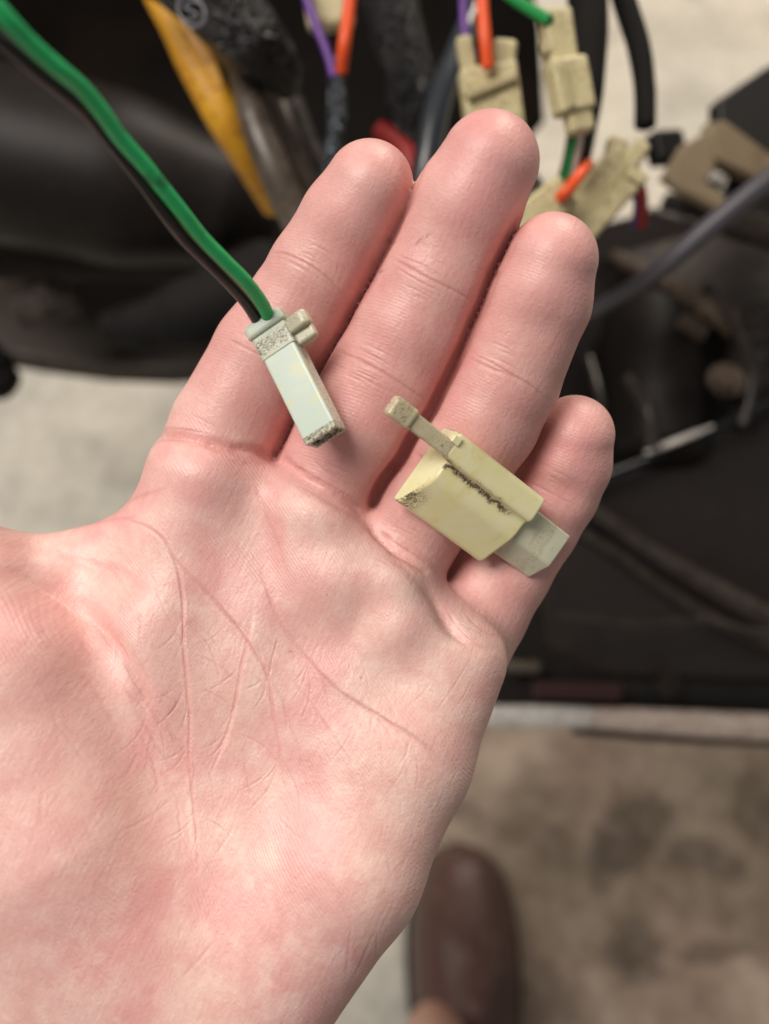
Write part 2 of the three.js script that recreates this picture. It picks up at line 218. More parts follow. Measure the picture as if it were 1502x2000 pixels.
single('cable', 'black cable ending in a slanted cut against the bright floor', 'cable', sweep([[1195, -80, 0.31, 46], [1222, 10, 0.31, 46], [1247, 90, 0.31, 45], [1259, 170, 0.31, 42], [1260, 244, 0.31, 42]], {}), MT.matt, 'black cables');
single('cable', 'grey cable running diagonally from the bracket to the fingers', 'cable', sweep([[1600, 290, 0.31, 42], [1500, 352, 0.31, 42], [1400, 432, 0.315, 42], [1290, 525, 0.325, 38], [1190, 590, 0.345, 32], [1090, 640, 0.37, 28], [960, 690, 0.4, 28]], { seg: 80 }), WR.grey);
single('cable', 'red wire end showing between index and middle fingertips', 'cable', sweep([[740, 250, 0.36, 36], [790, 290, 0.36, 40], [806, 340, 0.36, 38], [800, 420, 0.37, 36]], {}), WR.red);
{
  const g = thing('taped_splice', 'black taped splice joining a purple and an orange wire', 'wire splice');
  part(g, 'wire', sweep([[585, -60, 0.3, 19], [600, 0, 0.3, 19], [622, 60, 0.3, 19], [642, 110, 0.3, 19], [652, 150, 0.3, 18]], {}), WR.purple, 'purple wire');
  part(g, 'wire', sweep([[688, -60, 0.295, 24], [681, 20, 0.295, 25], [672, 90, 0.295, 26], [667, 140, 0.3, 24]], {}), WR.orange, 'orange wire');
  part(g, 'tape_sleeve', sweep([[656, 116, 0.302, 26], [657, 160, 0.302, 34], [657, 220, 0.302, 38], [650, 290, 0.305, 36], [640, 370, 0.31, 36]], { lump: 0.35, lumpScale: 14, seg: 70 }), WR.glintTape); settle(g);
}
function plug(name, label, build) { const g = thing('plug', label, 'plug', undefined); build(g); settle(g); }
plug('plug', 'cream plug at the top beside the orange splice wire', (g) => { part(g, 'housing', block(640, -5, 0.31, [17, 22, 9], 8, 10, 0, 3), cream); part(g, 'collar', block(640, 40, 0.312, [12, 5, 8], 8, 10, 0, 2), cream); });
plug('plug', 'cream forked plug with orange wire behind the middle fingertip', (g) => {
  part(g, 'housing', block(962, 220, 0.287, [18.6, 28, 9], 10, 12, 0, 1.6), cream);
  part(g, 'prong', block(912, 118, 0.283, [5, 14, 6], 12, 10, 0, 1.4), cream);
  part(g, 'prong', block(982, 118, 0.283, [8, 12, 6], -6, 10, 0, 1.8), cream);
  part(g, 'rib', block(958, 168, 0.2805, [17, 3, 4], 22, 10, 0, 1), cream);
  part(g, 'wire', sweep([[940, -60, 0.275, 24], [943, 20, 0.274, 25], [948, 80, 0.274, 26], [953, 130, 0.276, 26]], {}), WR.orange, 'orange wire');
  part(g, 'wire', sweep([[906, -60, 0.295, 18], [905, 10, 0.295, 18], [908, 60, 0.295, 18], [922, 110, 0.294, 18]], {}), WR.purple, 'dark purple wire');
});
plug('plug', 'cream lumpy plug with green wire hanging before the thick cable', (g) => {
  part(g, 'housing', mergeGeometries([block(1090, 78, 0.27, [9.4, 17, 6.5], 10, 8, 12, 1.4), block(1112, 170, 0.27, [12.2, 16, 8], 13, 8, 12, 1.6), block(1129, 232, 0.272, [8.2, 9, 6], 12, 8, 12, 1.6)]), cream);
  part(g, 'latch', block(1066, 96, 0.268, [3, 4, 4], 20, 0, 0, 1), cream);
  part(g, 'rib', block(1108, 165, 0.2655, [2.2, 14, 2], 13, 8, 12, 0.8), cream);
  part(g, 'wire', sweep([[940, -60, 0.28, 22], [990, -12, 0.275, 22], [1030, 15, 0.27, 23], [1072, 40, 0.265, 24]], {}), WR.green, 'green wire');
  part(g, 'wire', sweep([[1126, 250, 0.275, 10], [1116, 290, 0.28, 11], [1106, 335, 0.285, 11], [1090, 380, 0.29, 11]], {}), WR.green, 'thin dark green wire');
  part(g, 'wire', sweep([[1136, 252, 0.275, 12], [1130, 290, 0.28, 13], [1121, 330, 0.285, 12], [1108, 370, 0.29, 12]], {}), WR.white, 'thin white wire');
});
plug('plug', 'cream plug with tabs lying diagonally above the ring fingertip', (g) => {
  part(g, 'housing', block(1160, 396, 0.297, [16, 36, 9], -42, 0, 10, 1.8), cream);
  part(g, 'tab', block(1201, 302, 0.295, [7, 11, 6], -10, 0, 0, 2), cream);
  part(g, 'tab', block(1238, 308, 0.295, [6, 12, 6], -34, 0, 0, 2), cream);
  part(g, 'tab', block(1240, 348, 0.294, [7, 4, 5], -25, 0, 0, 1.2), cream);
  part(g, 'wire', sweep([[1240, 340, 0.3, 20], [1252, 372, 0.305, 20], [1256, 392, 0.31, 18], [1255, 440, 0.33, 18]], {}), WR.red, 'red wire'); part(g, 'wire', sweep([[1230, 345, 0.305, 18], [1240, 375, 0.31, 18], [1246, 392, 0.315, 18], [1240, 440, 0.335, 16]], {}), WR.purple, 'purple wire');
});
plug('plug', 'small cream plug with short orange wire behind the ring finger', (g) => {
  part(g, 'housing', block(1042, 424, 0.286, [11.8, 27, 8], -52, 0, 8, 1.6), cream);
  part(g, 'wire', sweep([[1150, 320, 0.289, 20], [1133, 341, 0.28, 23], [1106, 374, 0.278, 25], [1092, 388, 0.28, 22]], {}), WR.orange, 'orange wire');
});
// shoe of the person, with the bare instep above its opening
{
  const g = thing('shoe', 'brown leather shoe on the stained floor below the hand', 'shoe');
  const toe = onFloor(893, 1655), leather = std({ map: blot([80, 55, 48], [66, 46, 41], [92, 70, 62], 111, 6), bumpMap: grimeBump, bumpScale: 0.001, roughness: 0.42 });
  const loft = (f, na, nl) => { const pos = [], uv = [], idx = []; for (let i = 0; i <= nl; i++) for (let j = 0; j <= na; j++) { const p = f(i / nl, j / na * Math.PI * 2); pos.push(p[0] + toe.x, p[1], p[2] + toe.z); uv.push(j / na, i / nl); } for (let i = 0; i < nl; i++) for (let j = 0; j < na; j++) { const a = i * (na + 1) + j, b = a + na + 1; idx.push(a, a + 1, b, b, a + 1, b + 1); } const q = new THREE.BufferGeometry(); q.setAttribute('position', new THREE.Float32BufferAttribute(pos, 3)); q.setAttribute('uv', new THREE.Float32BufferAttribute(uv, 2)); q.setIndex(idx); q.computeVertexNormals(); return q; };
  const half = (t) => 0.0455 * Math.sqrt(Math.max(0, 1 - Math.pow(Math.max(0, 1 - t / 0.3), 2.2))) * (1 - 0.22 * sstep(0.35, 0.75, t)) * Math.sqrt(Math.max(0, 1 - Math.pow(Math.max(0, (t - 0.85) / 0.15), 2)));
  part(g, 'upper', loft((t, a) => { const h = half(t), top = 0.03 + 0.03 * sstep(0, 0.35, t) + 0.03 * sstep(0.3, 0.8, t), s = Math.sin(a), c = Math.cos(a); return [h * Math.sign(c) * Math.pow(Math.abs(c), 0.8), 0.014 + (s > 0 ? s * top * Math.min(1, h / 0.03) : s * 0.002), t * 0.28]; }, 40, 60), leather);
  part(g, 'sole', loft((t, a) => { const h = half(t) * 1.06 + 0.001, s = Math.sin(a), c = Math.cos(a); return [h * Math.sign(c) * Math.pow(Math.abs(c), 0.4), 0.0075 + 0.0073 * Math.sign(s) * Math.pow(Math.abs(s), 0.4), t * 0.284 - 0.002]; }, 40, 60), MT.matt);
  const skin = std({ color: 0xcf9c88, roughness: 0.55 });
  part(g, 'ankle', loft((t, a) => [-0.028 + 0.024 * Math.cos(a) * Math.min(1, t * 12), 0.05 + 0.14 * t, 0.154 + 0.03 * t + 0.03 * Math.sin(a) * Math.min(1, t * 12) ], 32, 24), skin, 'bare pale ankle'); settle(g);
}

// ---------------------------------------------------------------- the hand (built in camera axes, millimetres, then placed)
// joints: [photo pixel x, y, depth of the bone in mm, half width in photo pixels]
const JP = (r) => J(r.map(([x, y, d, w]) => [x, y, d - Math.max(0, y - 1000) * 0.013, w]));
const J = (r) => r.map(([x, y, d, w]) => ({ p: [(x - W / 2) * d / F, (H / 2 - y) * d / F, -d], r: w * d / F }));
const FINGERS = [
  J([[418, 900, 184, 108], [446, 840, 184, 112], [525, 694, 181, 108], [585, 606, 179, 104], [625, 535, 175.5, 101], [682, 433, 170.5, 95], [722, 364, 167, 87]]),
  J([[612, 985, 184, 100], [640, 935, 181.5, 105], [697, 832, 178, 116], [755, 740, 175.5, 116], [800, 650, 173, 113], [850, 545, 170, 110], [909, 408, 165.5, 109], [956, 318, 162, 97]]),
  J([[765, 1105, 185, 98], [784, 1070, 184, 100], [838, 975, 180, 105], [892, 900, 177, 107], [945, 822, 174.5, 107], [985, 746, 172, 106], [1052, 588, 166, 102], [1077, 508, 163, 90]]),
  J([[905, 1250, 187, 98], [934, 1192, 188, 97], [981, 1114, 188, 93], [1040, 1024, 187, 89], [1080, 960, 184.5, 88], [1106, 906, 182, 86], [1121, 850, 179.5, 78]]),
];
const PALM = [
  JP([[405, 945, 182, 122], [330, 1230, 184, 140], [215, 1750, 186, 160]]),
  JP([[595, 1035, 181, 120], [500, 1330, 184, 135], [330, 1850, 188, 165]]),
  JP([[738, 1150, 181, 118], [640, 1430, 184, 135], [430, 1930, 188, 165]]),
  JP([[870, 1285, 183, 120], [782, 1475, 183, 138], [672, 1690, 182, 152], [455, 2000, 186, 155]]),
  JP([[300, 1900, 190, 190], [200, 2200, 198, 230], [50, 2700, 205, 260]]),
  JP([[160, 1800, 186, 190], [60, 2150, 194, 210], [-60, 2650, 205, 220]]),
  JP([[330, 1095, 188, 105], [70, 1140, 186, 88]]),
];
const THUMB = JP([[300, 1960, 184, 175], [130, 1640, 180, 225], [-20, 1330, 176, 190], [-95, 1185, 174, 160], [-260, 990, 170, 130], [-370, 860, 168, 115]]);
function coneDist(px, py, pz, a, b) {       // distance to a tapered capsule
  const A = a.p, B = b.p, bx = B[0] - A[0], by = B[1] - A[1], bz = B[2] - A[2], qx = px - A[0], qy = py - A[1], qz = pz - A[2];
  let t = (qx * bx + qy * by + qz * bz) / (bx * bx + by * by + bz * bz); t = t < 0 ? 0 : t > 1 ? 1 : t;
  coneZ = A[2] + bz * t; const dx = qx - bx * t, dy = qy - by * t, dz = qz - bz * t; return Math.sqrt(dx * dx + dy * dy + dz * dz) - (a.r + (b.r - a.r) * t);
}
let axisZ = 0, coneZ = 0;                               // depth of the bone nearest to the last point asked for
const smin = (a, b, k) => { const h = k - Math.abs(a - b); return h > 0 ? Math.min(a, b) - h * h / (4 * k) : Math.min(a, b); };
const boxOf = (c) => { const lo = [1e9, 1e9, 1e9], hi = [-1e9, -1e9, -1e9]; for (const j of c) for (let k = 0; k < 3; k++) { lo[k] = Math.min(lo[k], j.p[k] - j.r); hi[k] = Math.max(hi[k], j.p[k] + j.r); } return { lo, hi }; };
for (const c of [...FINGERS, ...PALM, THUMB]) c.box = boxOf(c);
const boxDist = (b, x, y, z) => Math.max(b.lo[0] - x, x - b.hi[0], b.lo[1] - y, y - b.hi[1], b.lo[2] - z, z - b.hi[2]);
function chain(c, x, y, z, k) { let d = 1e9, m = 1e9; for (let i = 0; i < c.length - 1; i++) { const q = coneDist(x, y, z, c[i], c[i + 1]); if (q < m) { m = q; axisZ = coneZ; } d = smin(d, q, k); } return d; }
function handField(x, y, z) {
  let pd = 1e9;
  for (const c of PALM) { const b = boxDist(c.box, x, y, z); if (b < pd + 9) pd = smin(pd, chain(c, x, y, z, 3), 9); }
  { const b = boxDist(THUMB.box, x, y, z); if (b < pd + 12) pd = smin(pd, chain(THUMB, x, y, z, 4), 10); }
  let fd = 1e9, f2 = 1e9, az = 0;                    // nearest and second nearest finger: a slit stays open between neighbours
  for (const c of FINGERS) { const b = boxDist(c.box, x, y, z); if (b > f2 + 1) continue; const d = chain(c, x, y, z, 1.2); if (d < fd) { f2 = fd; fd = d; az = axisZ; } else if (d < f2) f2 = d; }
  if (f2 < 4) { const g = -1.7 + 2.45 * sstep(-3.5, 3.5, z - az) - (Math.sqrt((f2 - fd) * (f2 - fd) + 1.2) - 1.1) * 0.5, h = 1.2 - Math.abs(fd - g); fd = h > 0 ? Math.max(fd, g) + h * h / 4.8 : Math.max(fd, g); }
  return smin(pd, fd, 2.6);
}
function rayHit(px, py) {                   // the point of the smooth hand under a photo pixel
  const d = V((px - W / 2) / F, (H / 2 - py) / F, -1).normalize(); let t = 120;
  for (let i = 0; i < 60; i++) { const s = handField(d.x * t, d.y * t, d.z * t); if (s < 0.02) break; t += s * 0.9; if (t > 300) return null; }
  return [d.x * t, d.y * t, d.z * t];
}
// relief of the skin: a map over the palm plane, x and y in mm
const RX0 = -96, RY0 = -150, RS = 0.14, RN = Math.round(152 / RS), RM = Math.round(238 / RS);
const relief = new Float32Array(RN * RM), fine = new Float32Array(RN * RM), redness = new Float32Array(RN * RM);
function curvePts(rows, step = 4) {
  const c = new THREE.CatmullRomCurve3(rows.map((r) => V(r[0], r[1], 0)), false, 'centripetal'), n = Math.max(4, Math.round(c.getLength() / step)), out = [];
  for (let i = 0; i <= n; i++) { const p = c.getPoint(i / n), h = rayHit(p.x, p.y); if (h && h[2] > -200) out.push([h[0], h[1], i / n]); }
  return out;
}
function crease(rows, width, depth, red = 0.5, lip = 0.1, ends = 0.18) {
  const into = width >= 0.8 ? relief : fine; width *= width >= 0.8 ? 0.8 : 0.62; depth *= into === relief ? 0.62 : 0.3;
  const pts = curvePts(rows); if (pts.length < 2) return;
  const R = width * 4, best = new Map();
  for (let s = 0; s < pts.length - 1; s++) {
    const [ax, ay, at0] = pts[s], [bx, by] = pts[s + 1], ux = bx - ax, uy = by - ay, L2 = ux * ux + uy * uy + 1e-9; if (L2 > 9) continue;
    const i0 = Math.floor((Math.min(ax, bx) - R - RX0) / RS), i1 = Math.ceil((Math.max(ax, bx) + R - RX0) / RS), j0 = Math.floor((Math.min(ay, by) - R - RY0) / RS), j1 = Math.ceil((Math.max(ay, by) + R - RY0) / RS);
    for (let j = Math.max(0, j0); j <= Math.min(RM - 1, j1); j++) for (let i = Math.max(0, i0); i <= Math.min(RN - 1, i1); i++) {
      const x = RX0 + i * RS, y = RY0 + j * RS; let t = ((x - ax) * ux + (y - ay) * uy) / L2; t = t < 0 ? 0 : t > 1 ? 1 : t;
      const d = Math.hypot(x - ax - ux * t, y - ay - uy * t), k = j * RN + i, o = best.get(k); if (!o || d < o[0]) best.set(k, [d, at0]);
    }
  }
  for (const [k, [d0, t]] of best) {
    const i = k % RN, j = (k - i) / RN, d = Math.max(0, d0 + (vnoise(i * 0.05, j * 0.05, 61) - 0.5) * width * 0.5);
    const e = sstep(0, ends, t) * sstep(0, ends, 1 - t) * (0.65 + 0.7 * vnoise(t * 14, depth * 31, 7)), g = Math.exp(-d * d / (width * width)), l = Math.exp(-((d - 2 * width) ** 2) / (1.2 * width * width));
    into[k] += (-depth * g + depth * lip * l) * e; redness[k] += red * (into === relief ? 0.4 : 1) * Math.exp(-d * d / (width * width * 1.4)) * e;
  }
}
function step(rows, h, reach) {              // the skin on the right-hand side of a line stands higher and falls off
  const pts = curvePts(rows); if (pts.length < 2) return; const R = reach * 2, best = new Map();
  for (let s = 0; s < pts.length - 1; s++) {
    const [ax, ay, t0] = pts[s], [bx, by] = pts[s + 1], ux = bx - ax, uy = by - ay, L2 = ux * ux + uy * uy + 1e-9; if (L2 > 9) continue;
    for (let j = Math.max(0, Math.floor((Math.min(ay, by) - R - RY0) / RS)); j <= Math.min(RM - 1, (Math.max(ay, by) + R - RY0) / RS); j++) for (let i = Math.max(0, Math.floor((Math.min(ax, bx) - R - RX0) / RS)); i <= Math.min(RN - 1, (Math.max(ax, bx) + R - RX0) / RS); i++) {
      const x = RX0 + i * RS - ax, y = RY0 + j * RS - ay; let t = (x * ux + y * uy) / L2; t = t < 0 ? 0 : t > 1 ? 1 : t; const d = Math.hypot(x - ux * t, y - uy * t), k = j * RN + i, o = best.get(k); if (!o || d < o[0]) best.set(k, [d, t0, (ux * y - uy * x) < 0 ? 1 : -1]);
    }
  }
  for (const [k, [d, t, side]] of best) relief[k] += h * sstep(-0.35, 0.35, d * side) * Math.exp(-((d / reach) ** 2)) * sstep(0, 0.2, t) * sstep(0, 0.2, 1 - t);
}
function mound(px, py, sx, sy, h, turn = 0) {          // a soft rise (or hollow) of the flesh, sizes in mm
  const c = rayHit(px, py); if (!c) return; const a = turn * Math.PI / 180, ca = Math.cos(a), sa = Math.sin(a), R = 2.6 * Math.max(sx, sy);
  for (let j = Math.max(0, Math.floor((c[1] - R - RY0) / RS)); j < Math.min(RM, (c[1] + R - RY0) / RS); j++) for (let i = Math.max(0, Math.floor((c[0] - R - RX0) / RS)); i < Math.min(RN, (c[0] + R - RX0) / RS); i++) {
    const x = RX0 + i * RS - c[0], y = RY0 + j * RS - c[1], u = (x * ca + y * sa) / sx, v = (-x * sa + y * ca) / sy; relief[j * RN + i] += h * Math.exp(-u * u - v * v);
  }
}
// flesh: pads under the fingers, the hollow of the palm, the ball of the thumb, the heel
mound(395, 945, 9, 6, 1.6, -30); mound(640, 1010, 8, 5, 1.5, -35); mound(650, 1130, 7, 6.5, 2.6, -30); mound(785, 1225, 6, 6, 2.6, -40); mound(800, 1120, 5, 4, 0.9);
mound(520, 1090, 4, 9, -1.9, 18); mound(700, 1215, 4, 6, -1.5, -30); mound(590, 1240, 8, 5, -1.1, -30); mound(740, 1310, 9, 4, -0.9, -38); mound(885, 1215, 4, 7, -0.8, 20); mound(850, 1260, 5, 4, -0.5);
mound(450, 1480, 16, 24, -2.6, -20); mound(255, 1450, 4.5, 15, -2.4, 32); mound(110, 1165, 3.5, 14, -1.9, 56); mound(195, 1245, 3.5, 9, -1.4, 42); mound(60, 1260, 9, 14, 1.6, 50); mound(300, 1590, 7, 9, -1.0); mound(120, 1420, 15, 20, 1.6, 30); mound(780, 1480, 9, 16, 0.6, -20); mound(560, 1830, 18, 16, 0.9);
mound(250, 1110, 10, 5, -1.1, 10); mound(190, 1040, 8, 2.5, 0.8, 25);
// finger pulps and waists at the joints
mound(700, 400, 5, 7, 0.8, -28); mound(935, 350, 6, 8, 0.9, -28); mound(1068, 545, 5, 7, 0.8, -26); mound(1118, 870, 5, 6, 0.7, -28);
mound(655, 470, 5, 4, -0.5, -28); mound(870, 480, 7, 4, -0.6, -28); mound(1065, 640, 6, 4, -0.8, -26); mound(1100, 960, 5, 3.5, -0.8, -28); mound(1085, 915, 4, 3, 0.5);
mound(790, 640, 5, 6, 0.5, -28); mound(960, 800, 5, 6, 0.5, -26); mound(540, 620, 5, 6, 0.5, -28); mound(690, 850, 5, 5, 0.6, -28); mound(850, 960, 5, 5, 0.5); mound(430, 790, 6, 6, 0.6);
// the pads stand over the roots of the fingers
crease([[262, 862], [330, 850], [400, 864], [470, 880], [535, 895], [610, 950], [660, 985], [708, 1016], [770, 1082], [838, 1160], [880, 1225], [915, 1262]], 1.9, 1.7, 0.2, 0.0, 0.08);
mound(430, 925, 10, 4.5, 1.2, -12); mound(620, 1000, 9, 4, 1.3, -34); mound(770, 1130, 6, 4.5, 0.9, -42); mound(860, 1260, 6, 4.5, 0.7, -48);
// lines of the palm
step([[404, 1525], [432, 1458], [450, 1400], [470, 1300], [482, 1250], [497, 1195]], 0.35, 5);
step([[392, 1760], [384, 1680], [371, 1570], [365, 1490], [368, 1410], [363, 1330], [358, 1260], [356, 1165], [340, 1095]], 0.3, 4);
step([[556, 1570], [545, 1480], [531, 1392], [520, 1322], [490, 1268], [450, 1212], [392, 1143], [345, 1098]], 0.4, 5);
step([[885, 1508], [820, 1448], [740, 1398], [660, 1350], [600, 1290], [548, 1222], [522, 1160]], 0.35, 5);
step([[325, 1500], [292, 1400], [258, 1310], [215, 1243], [150, 1182], [70, 1130], [0, 1085]], 0.5, 5);
for (let i = 0; i < 70; i++) {             // faint random lines
  const r = (k) => hash(i, k, 91), x = 60 + 820 * r(1), y = 1000 + 900 * r(2), a = (r(3) < 0.6 ? 1.0 : 1.9) + (r(4) - 0.5) * 0.9, L = 25 + 75 * r(5), b = (r(6) - 0.5) * 0.5;
  crease([[x, y], [x + L * Math.cos(a), y + L * Math.sin(a)], [x + L * (Math.cos(a) + Math.cos(a + b)), y + L * (Math.sin(a) + Math.sin(a + b))]], 0.3 + 0.25 * r(7), 0.05 + 0.13 * r(8), 0.1, 0.2, 0.4);
}
for (let i = 0; i < 60; i++) {              // fine lines across the fingers, near the joints
  const r = (k) => hash(i, k, 95), [x, y, w] = [[585, 515, 70], [520, 680, 70], [840, 545, 80], [730, 730, 85], [975, 725, 75], [860, 920, 70], [1070, 960, 60], [640, 940, 70], [780, 1075, 60], [915, 1235, 60], [410, 850, 90]][i % 11], o = (r(1) - 0.5) * 90, u = (r(2) - 0.5) * w, L = 15 + 35 * r(3), cx = x + o * 0.44 + u * 0.9, cy = y - o * 0.9 + u * 0.44;
  crease([[cx - L * 0.9, cy - L * 0.44], [cx + 3, cy - 2], [cx + L * 0.9, cy + L * 0.46]], 0.28 + 0.2 * r(7), 0.12 + 0.18 * r(8), 0.15, 0.25, 0.4);
}
crease([[180, 1012], [250, 1016], [305, 1042], [340, 1095], [356, 1165], [358, 1260], [363, 1330], [368, 1410], [365, 1490], [371, 1570], [384, 1680], [392, 1760]], 0.5, 0.5, 0.7);
crease([[318, 1062], [345, 1098], [392, 1143], [450, 1212], [490, 1268], [520, 1322], [531, 1392], [545, 1480], [556, 1570]], 0.5, 0.55, 0.8);
crease([[497, 1195], [482, 1250], [470, 1300], [450, 1400], [432, 1458], [404, 1525]], 0.4, 0.5, 0.7);
crease([[545, 1235], [530, 1290], [522, 1322], [500, 1250]], 0.35, 0.3, 0.4);
crease([[500, 1090], [522, 1160], [548, 1222], [600, 1290], [660, 1350], [740, 1398], [820, 1448], [885, 1508]], 0.6, 0.38, 0.6);
crease([[0, 1085], [70, 1130], [150, 1182], [215, 1243], [258, 1300], [292, 1378], [325, 1445]], 1.5, 0.95, 0.9, 0.25);
crease([[20, 1055], [70, 1068], [130, 1090], [220, 1120], [300, 1175]], 1.2, 0.5, 0.5);
crease([[225, 1262], [262, 1330], [300, 1400], [352, 1470], [366, 1520]], 0.5, 0.35, 0.4);
crease([[240, 1330], [275, 1410], [310, 1480], [335, 1520]], 0.5, 0.3, 0.3);
crease([[262, 1420], [290, 1500], [300, 1570]], 0.6, 0.3, 0.2);
crease([[370, 1275], [420, 1300], [470, 1345]], 0.4, 0.22, 0.3); crease([[385, 1345], [430, 1370], [455, 1395]], 0.4, 0.2, 0.3); crease([[300, 1350], [340, 1372], [385, 1410]], 0.4, 0.2, 0.2);
crease([[215, 1635], [265, 1618], [300, 1595], [330, 1570]], 0.6, 0.15, 0.2);
crease([[545, 1300], [600, 1370], [650, 1440], [690, 1500]], 0.4, 0.25, 0.3); crease([[470, 1480], [480, 1530], [487, 1570]], 0.3, 0.25, 0.2); crease([[560, 1400], [585, 1480], [600, 1560]], 0.4, 0.18, 0.2);
crease([[500, 940], [515, 1000], [540, 1060], [560, 1130]], 0.6, 0.3, 0.5);

crease([[850, 1390], [880, 1350], [905, 1310], [925, 1280]], 0.35, 0.16, 0.2); crease([[875, 1400], [905, 1360], [925, 1320]], 0.3, 0.12, 0.2); crease([[790, 1385], [820, 1360], [850, 1320]], 0.3, 0.12, 0.2);
for (const [x, y] of [[358, 1200], [362, 1330], [368, 1450], [376, 1600], [450, 1212], [520, 1322], [545, 1480], [470, 1300], [440, 1430], [600, 1290], [700, 1375], [800, 1435], [215, 1243], [292, 1378]]) for (let k = 0; k < 4; k++) { const r = (q) => hash(x, y + k, q), a = 0.4 + 2.2 * r(1), L = 30 + 60 * r(2); crease([[x, y], [x + L * Math.cos(a), y + L * Math.sin(a)], [x + 2 * L * Math.cos(a + 0.2), y + 2 * L * Math.sin(a + 0.2)]], 0.3, 0.12 + 0.14 * r(3), 0.3, 0.1, 0.45); }
crease([[60, 1020], [130, 1008], [200, 985], [260, 955]], 0.8, 0.4, 0.8); crease([[150, 1012], [220, 990], [290, 965], [330, 955]], 0.7, 0.35, 0.8); crease([[110, 1035], [200, 1018], [280, 1010]], 0.6, 0.3, 0.6);
crease([[200, 1100], [250, 1160], [290, 1240]], 0.5, 0.2, 0.2); crease([[60, 1180], [140, 1270], [200, 1370], [230, 1450]], 0.7, 0.3, 0.2);
crease([[620, 1700], [660, 1760], [690, 1800]], 0.8, 0.25, 0.1); crease([[500, 1880], [540, 1920], [545, 1980]], 0.9, 0.25, 0.1);
// folds where the fingers leave the palm, and at their joints
crease([[282, 846], [340, 851], [405, 868], [470, 880], [535, 889]], 1.0, 1.1, 1.0, 0.35, 0.1); crease([[300, 838], [350, 838], [420, 850]], 0.4, 0.3, 0.6);
crease([[545, 893], [590, 930], [650, 962], [708, 1000]], 0.8, 0.75, 0.9, 0.4, 0.1); crease([[572, 908], [620, 935], [692, 976]], 0.45, 0.4, 0.6); crease([[600, 890], [650, 930], [690, 950]], 0.35, 0.2, 0.3);
crease([[716, 1030], [770, 1075], [836, 1125]], 0.8, 0.7, 0.9, 0.4, 0.1); crease([[735, 1036], [780, 1062], [838, 1100]], 0.45, 0.45, 0.7); crease([[750, 1075], [790, 1095], [830, 1118]], 0.35, 0.3, 0.4);
crease([[845, 1172], [880, 1220], [915, 1260], [945, 1282]], 0.9, 0.5, 0.5, 0.1, 0.25); crease([[870, 1190], [910, 1240], [960, 1275]], 0.45, 0.3, 0.4);
crease([[518, 492], [570, 500], [640, 545], [668, 580]], 0.45, 0.45, 0.6); crease([[540, 488], [600, 515]], 0.3, 0.2, 0.3);
crease([[470, 615], [520, 640], [610, 690]], 0.5, 0.4, 0.6); crease([[440, 660], [500, 690], [590, 730]], 0.5, 0.35, 0.6);
crease([[755, 498], [820, 535], [880, 565], [925, 590]], 0.5, 0.45, 0.7); crease([[775, 498], [830, 520], [870, 545]], 0.3, 0.28, 0.4); crease([[770, 520], [815, 548], [860, 570]], 0.3, 0.25, 0.4);
crease([[645, 678], [710, 708], [775, 745], [840, 790]], 0.55, 0.5, 0.8); crease([[670, 672], [720, 692], [790, 730]], 0.35, 0.3, 0.5); crease([[640, 705], [700, 735], [770, 770]], 0.4, 0.3, 0.5); crease([[690, 720], [740, 745]], 0.25, 0.2, 0.3);
crease([[905, 695], [960, 720], [1030, 750], [1070, 785]], 0.5, 0.5, 0.7); crease([[920, 690], [970, 712]], 0.3, 0.2, 0.3); crease([[800, 880], [860, 915], [930, 950]], 0.6, 0.4, 0.6);
crease([[1010, 930], [1060, 955], [1130, 990]], 0.45, 0.35, 0.5); crease([[950, 1050], [1010, 1080], [1070, 1110]], 0.5, 0.35, 0.5);
crease([[905, 1195], [940, 1230], [985, 1250]], 0.5, 0.25, 0.4);
const sampled = (relief) => (x, y) => {
  const u = (x - RX0) / RS, v = (y - RY0) / RS, i = Math.floor(u), j = Math.floor(v); if (i < 0 || j < 0 || i >= RN - 1 || j >= RM - 1) return 0;
  const a = u - i, b = v - j, k = j * RN + i; return (relief[k] * (1 - a) + relief[k + 1] * a) * (1 - b) + (relief[k + RN] * (1 - a) + relief[k + RN + 1] * a) * b;
};
const rawRelief = sampled(relief), rawFine = sampled(fine);
const rawRed = (x, y) => { const i = Math.round((x - RX0) / RS), j = Math.round((y - RY0) / RS); return i < 0 || j < 0 || i >= RN || j >= RM ? 0 : redness[j * RN + i]; };

